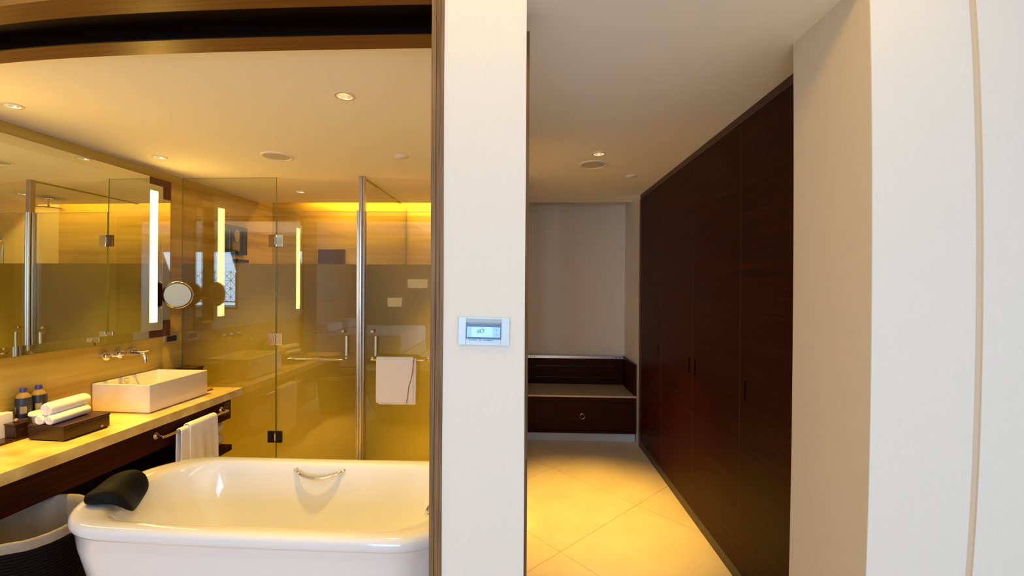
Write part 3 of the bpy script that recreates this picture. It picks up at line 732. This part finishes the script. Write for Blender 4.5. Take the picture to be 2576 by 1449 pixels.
# grab handle on the far inner wall
def grip(parent, a, b, out, sag):
    a, b = Vector(a), Vector(b); pts = []
    for i in range(13):
        s = i / 12; h = math.sin(PI * s)
        pts.append(a.lerp(b, s) + Vector(out) * (h ** .6) + Vector((0, 0, -sag * h)))
    bm = BM(); tube(bm, pts, [.011 - .003 * abs(i / 6 - 1) for i in range(13)], n=14)
    for p in (a, b): bmesh.ops.create_uvsphere(bm, u_segments=14, v_segments=8, radius=.013, matrix=Matrix.Translation(p))
    return build('grab_handle', bm, M['chrome'], parent, True)
grip(tb, (-1.178, 2.163, .565), (-.930, 2.163, .565), (0, -.045, 0), .022)
grip(tb, (-.385, 1.80, .545), (-.385, 1.96, .545), (-.045, 0, 0), .03)
# headrest pillow
pl = thing('bath_pillow', 'black rubber headrest pillow hooked over the left rim of the bathtub', 'pillow', (-1.82, 1.80, .6))
import_pts = []
def pillow():
    bm = BM(); NU, NV = 18, 20
    A, B = Vector((-1.725, 1.655, 0)), Vector((-1.815, 1.905, 0))   # ends of its long axis
    ax = (B - A).normalized(); side = Vector((-ax.y, ax.x, 0))      # side points outwards (away from the basin)
    if side.x > 0: side = -side
    rows = []
    for i in range(NU + 1):
        s = i / NU; u = (s - .5) * 2
        e = math.sqrt(max(0, 1 - abs(u) ** 5)); row = []
        c = A.lerp(B, s) - side * (-.020 * (1 - u * u)) 
        for j in range(NV):
            a = 2 * PI * j / NV
            wx = (.082 if math.cos(a) > 0 else .085 + .025 * (1 - s)) * e * math.copysign(abs(math.cos(a)) ** .8, math.cos(a)); hz = .031 * e * math.copysign(abs(math.sin(a)) ** .8, math.sin(a))
            # droop of the inner side into the basin, saddle in the middle
            inner = max(0, -wx / .092)
            z = TZ + .036 + hz - .062 * inner ** 2 + .012 * math.cos(PI * u) * -.6 * (hz > 0)
            outer_ = max(0, wx / .092)
            z -= .018 * outer_ ** 2
            row.append(bm.verts.new(c + side * wx + Vector((0, 0, z))))
        rows.append(row)
    for a, b in zip(rows, rows[1:]):
        for j in range(NV): bm.faces.new((a[j], a[(j + 1) % NV], b[(j + 1) % NV], b[j]))
    bm.faces.new(rows[0][::-1]); bm.faces.new(rows[-1])
    bmesh.ops.remove_doubles(bm, verts=bm.verts, dist=.0004)
    return bm
build('pillow_body', pillow(), M['black'], pl, True, angle=180)
for s in (.35, .65):
    p = Vector((-1.720, 1.665, TZ)).lerp(Vector((-1.845, 1.915, TZ)), s)
    bm = BM(); lathe(bm, [(0, .0), (.018, .001), (.02, .004), (.008, .01), (.008, .02)], p + Vector((0, 0, .001)), n=16); build('suction_cup', bm, M['black'], pl, True)

# ------------------------------------------------------------------ thermostat
tx0, tx1, tz0, tz1, ty = -.1895, -.0425, 1.3525, 1.4325, YF - .0025
th = thing('thermostat', 'silver wall thermostat with a glowing blue display on the pier', 'thermostat', ((tx0 + tx1) / 2, YF, 1.3925))
R2 = Matrix.Rotation(math.radians(1.3), 4, 'Y'); PV = ((tx0 + tx1) / 2, YF, 1.3925)
def tbx(name, boxes, m, par, bev=0.):
    bm = BM()
    for a, b in boxes: box(bm, a, b, bev, R2, PV)
    return build(name, bm, m, par)
tbx('plate', [((tx0, YF - .009, tz0), (tx0 + .0215, YF, tz1)), ((tx1 - .0235, YF - .009, tz0), (tx1, YF, tz1)), ((tx0 + .0215, YF - .0085, tz0 + .0655), (tx1 - .0235, YF, tz1)), ((tx0 + .0215, YF - .0065, tz0), (tx1 - .0235, YF, tz0 + .018))], M['thermo'], th, .0008)
tbx('top_slope', [((tx0 + .0225, YF - .0105, tz0 + .067), (tx1 - .0245, YF - .006, tz0 + .076))], M['thermo_shade'], th)
tbx('display_bezel', [((tx0 + .0215, YF - .010, tz0 + .018), (tx1 - .0235, YF, tz0 + .060))], M['lcdb'], th)
sc = tbx('display_screen', [((tx0 + .0255, YF - .0105, tz0 + .0235), (tx1 - .0265, YF - .0098, tz0 + .0525))], M['lcd'], th)
for _c in [((tx1 - .048, YF - .0108, tz0 + .0385), (tx1 - .028, YF - .0104, tz0 + .0515)), ((tx1 - .048, YF - .0108, tz0 + .0245), (tx1 - .028, YF - .0104, tz0 + .0375)),
    ((tx0 + .028, YF - .0108, tz0 + .0385), (tx0 + .038, YF - .0104, tz0 + .0515)), ((tx0 + .028, YF - .0108, tz0 + .0245), (tx0 + .038, YF - .0104, tz0 + .0370))]: tbx('screen_cell', [_c], M['lcdb2'], sc)
for _c in [((tx1 - .0372, YF - .0112, tz0 + .0435), (tx1 - .0352, YF - .0107, tz0 + .0455)), ((tx1 - .0372, YF - .0112, tz0 + .0305), (tx1 - .0352, YF - .0107, tz0 + .0325)),
    ((tx0 + .060, YF - .0110, tz0 + .0455), (tx0 + .078, YF - .0105, tz0 + .0462)), ((tx0 + .066, YF - .0110, tz0 + .0485), (tx0 + .073, YF - .0105, tz0 + .0491))]: tbx('screen_mark', [_c], M['lcdtx'], sc)
def text(s, size, loc, m, parent, rotz=0., name='lettering', depth=.0004):
    c = bpy.data.curves.new(name, 'FONT'); c.body = s; c.size = size; c.extrude = depth; c.align_x = 'LEFT'
    o = bpy.data.objects.new(name, c)
    dg = None
    COL.objects.link(o)
    bpy.context.view_layer.update()
    me = bpy.data.meshes.new_from_object(o.evaluated_get(bpy.context.evaluated_depsgraph_get()))
    COL.objects.unlink(o); bpy.data.objects.remove(o)
    me.materials.clear(); me.materials.append(m)
    me.transform(R2 @ Matrix.Translation(Vector(loc) - Vector(PV)) @ Matrix.Rotation(PI / 2, 4, 'X'))
    me.transform(Matrix.Translation(PV))
    o = bpy.data.objects.new(name, me); COL.objects.link(o)
    o.parent = parent
    return o
text('25.7', .0125, (tx0 + .0535, YF - .0112, tz0 + .0355), M['lcdtx'], sc, name='display_digits')
_b = []
_x = tx0 + .031; random.seed(9)
for k in range(17):
    w_ = random.choice((.0022, .0028, .0034))
    if k not in (6, 9): _b.append(((_x, YF - .0069, tz0 + .0128), (_x + w_, YF - .0064, tz0 + .0128 + random.choice((.0024, .0032)))))
    _x += w_ + .0012
tbx('printed_caption', _b, M['ink'], th)['kind'] = 'stuff'

# ------------------------------------------------------------------ wardrobe
WX = 1.107
wd = thing('wardrobe', 'tall dark wood built-in wardrobe with four plain doors along the hallway', 'wardrobe', (1.4, 2.8, 0))
bm = BM(); box(bm, (WX + .024, 1.58, .068), (1.70, 4.065, 2.40)); build('carcass', bm, M['seam'], wd)
bm = BM(); box(bm, (WX + .004, 1.57, 2.372), (WX + .03, 4.115, CZ - .001), .001); build('fascia', bm, mat('fascia_wood', (.05, .015, .005), .4), wd)
bm = BM(); box(bm, (WX + .003, 1.57, 0.0005), (WX + .06, 4.07, .064)); build('plinth', bm, mat('dark_plinth', (.03, .018, .012), .35), wd)
bm = BM(); box(bm, (WX - .002, 4.073, .0005), (WX + .5, 4.115, 2.372), .001); build('end_panel', bm, M['seam'], wd)
ys = [1.58, 2.209, 2.823, 3.454, 4.068]
hy = [(2.157, 1), (2.783, 1), (2.876, 1), (3.535, 1)]
for i, (a, b) in enumerate(zip(ys, ys[1:])):
    bm = BM(); h = [y for y, _ in hy if a < y < b]
    g = .0016
    y0, y1 = a + g, b - g
    cuts = [(y - .014, y + .014) for y in sorted(h)]
    zs = (.955, 1.058) 
    cur = y0
    for c0, c1 in cuts:
        box(bm, (WX, cur, .068), (WX + .022, c0, 2.366)); box(bm, (WX, c0, .068), (WX + .022, c1, zs[0])); box(bm, (WX, c0, zs[1]), (WX + .022, c1, 2.366)); cur = c1
    box(bm, (WX, cur, .068), (WX + .022, y1, 2.366))
    bmesh.ops.remove_doubles(bm, verts=bm.verts, dist=.00001)
    d = build('door', bm, M['wenge'], wd)
    bm = BM(); box(bm, (WX - .0004, y1 - .0016, .070), (WX + .020, y1 + .0004, 2.364)); build('edge_banding', bm, M['seam'], d)
    for c0, c1 in cuts:
        bm = BM(); box(bm, (WX + .016, c0, zs[0]), (WX + .021, c1, zs[1])); build('recessed_pull', bm, M['blackp'], d)

# ------------------------------------------------------------------ luggage bench
be = thing('luggage_bench', 'dark wood luggage bench with one drawer at the end of the hallway', 'bench', (.57, 4.45, 0))
bb('bench_body', (-.02, 4.205, .085), (1.100, BY - .002, .438), M['wenge'], be)
bb('bench_top', (-.02, 4.188, .440), (1.104, BY - .002, .457), mat('bench_top_stone', (.48, .38, .26), .16, noise=((3, 3, 3), (.56, .46, .32), 5, .3, .7)), be, .0012)
bb('drawer_frame', (-.02, 4.19, .087), (.100, 4.205, .438), M['wenge'], be)
bm = BM(); box(bm, (1.080, 4.19, .087), (1.100, 4.205, .438)); box(bm, (.100, 4.19, .397), (1.080, 4.205, .438)); box(bm, (.100, 4.19, .087), (1.080, 4.205, .113)); build('face_frame', bm, M['wenge'], be)
dr = bb('drawer', (.104, 4.192, .117), (1.076, 4.2045, .393), M['wenge'], be, .001)
bm = BM()
tube(bm, [(.578 + .024 * math.cos(a * PI / 20), 4.188, .254 + .024 * math.sin(a * PI / 20)) for a in range(1, 20)], .004, n=8)
tube(bm, [(.578 + .024 * math.cos(a * PI / 20), 4.188, .254 + .024 * math.sin(a * PI / 20)) for a in range(21, 40)], .004, n=8)
build('ring_pull', bm, M['brass'], dr, True)
bm = BM(); box(bm, (-.02, BY - .035, .457), (1.085, BY - .002, .738), .001)
bp = build('back_panel', bm, M['wenge'], be)
for z in (.655, .530):
    bm = BM(); box(bm, (.13, BY - .0365, z - .003), (1.0, BY - .0345, z + .003)); build('panel_groove', bm, M['blackp'], bp)
rl = bb('metal_rail', (-.02, BY - .038, .738), (1.090, BY - .002, .766), M['steel'], be, .001)
bm = BM()
for x in (.076, .116, 1.012, 1.052):
    bm = BM(); cyl(bm, (x, BY - .040, .752), (x, BY - .036, .752), .006, n=12); build('screw_hole', bm, M['blackp'], rl)
bb('side_panel', (1.085, 4.20, .457), (1.106, BY - .002, .766), M['wenge'], be, .001)
S('baseboard_niche', [((-.02, 4.225, .0005), (1.10, 4.245, .084))], mat('grey_baseboard', (.52, .56, .60), .2), 'pale grey baseboard under the luggage bench')

# ------------------------------------------------------------------ bedroom behind the camera (seen only as reflections)
bm = BM()
for a, b in (((1.67, -3.62, .93), (1.71, -3.56, 2.45)), ((3.24, -3.62, .93), (3.3, -3.56, 2.45)), ((1.67, -3.62, 2.39), (3.3, -3.56, 2.45)), ((1.67, -3.62, .93), (3.3, -3.56, .98)), ((1.67, -3.60, 1.10), (3.3, -3.56, 1.13))): box(bm, a, b)
wn = struct('window_1', bm, M['lattice'], 'window with lattice screen behind the camera')
bm = BM(); s = .21
for i in range(13):
    for j in range(10):
        cx, cz = 1.71 + s * (i + .5), 1.13 + s * (j + .5)
        if cx > 3.2 or cz > 2.38: continue
        for k in range(4):
            a = k * PI / 4; L_ = s * .5 * (1.4 if k % 2 else 1)
            box(bm, (cx - L_, -3.553, cz - .004), (cx + L_, -3.545, cz + .004), 0, Matrix.Rotation(a, 4, 'Y'), (cx, -3.549, cz))
lt0 = bm
bm = lt0
lt = build('lattice', bm, M['lattice'], wn); lt['kind'] = 'stuff'
bm = BM()
for a, b in (((-1.9, -3.62, .45), (-1.86, -3.56, 2.45)), ((-.14, -3.62, .45), (-.1, -3.56, 2.45)), ((-1.9, -3.62, 2.39), (-.1, -3.56, 2.45)), ((-1.9, -3.62, .45), (-.1, -3.56, .51)), ((-1.02, -3.61, .51), (-.98, -3.57, 2.39))): box(bm, a, b)
struct('added_window', bm, M['lattice'], 'unseen second window behind the camera, added for its daylight')  # unseen window added so daylight reaches the tub, towel and pier
bd = thing('bed', 'white made bed in the bedroom, seen only as a reflection in the glass door', 'bed', (-3.0, -2.2, 0))
bm = BM(); box(bm, (-4.1, -2.95, .25), (-2.3, -.95, .62), .08, seg=4); build('mattress', bm, M['bed'], bd, True)
bb('bed_base', (-4.1, -2.95, .02), (-2.3, -.95, .25), M['linen_tan_lit'], bd); bb('headboard', (-4.29, -3.0, .02), (-4.2, -.9, 1.2), M['linen_tan_lit'], bd)
for y in (-2.45, -1.45):
    bm = BM(); box(bm, (-4.15, y - .35, .62), (-3.75, y + .35, .80), .07, seg=4); build('pillow', bm, M['bed'], bd, True)
for x, y, z, r, lb in ((-3.15, -3.3, 1.15, .17, 'table lamp reflected low in the right glass door'), (-2.60, -3.3, 1.60, .24, 'wide lamp shade reflected above the table lamp')):
    t = thing('bedroom_lamp', lb, 'lamp', (x, y, 0), 'bedroom lamps')
    bm = BM(); lathe(bm, [(r * .95, -.11), (r, .10)], (x, y, z), n=32); build('lamp_shade', bm, M['shade'], t, True)
    bm = BM(); cyl(bm, (x, y, .0), (x, y, z), .012); cyl(bm, (x, y, 0), (x, y, .02), .12); build('lamp_stand', bm, M['brass'], t, True)
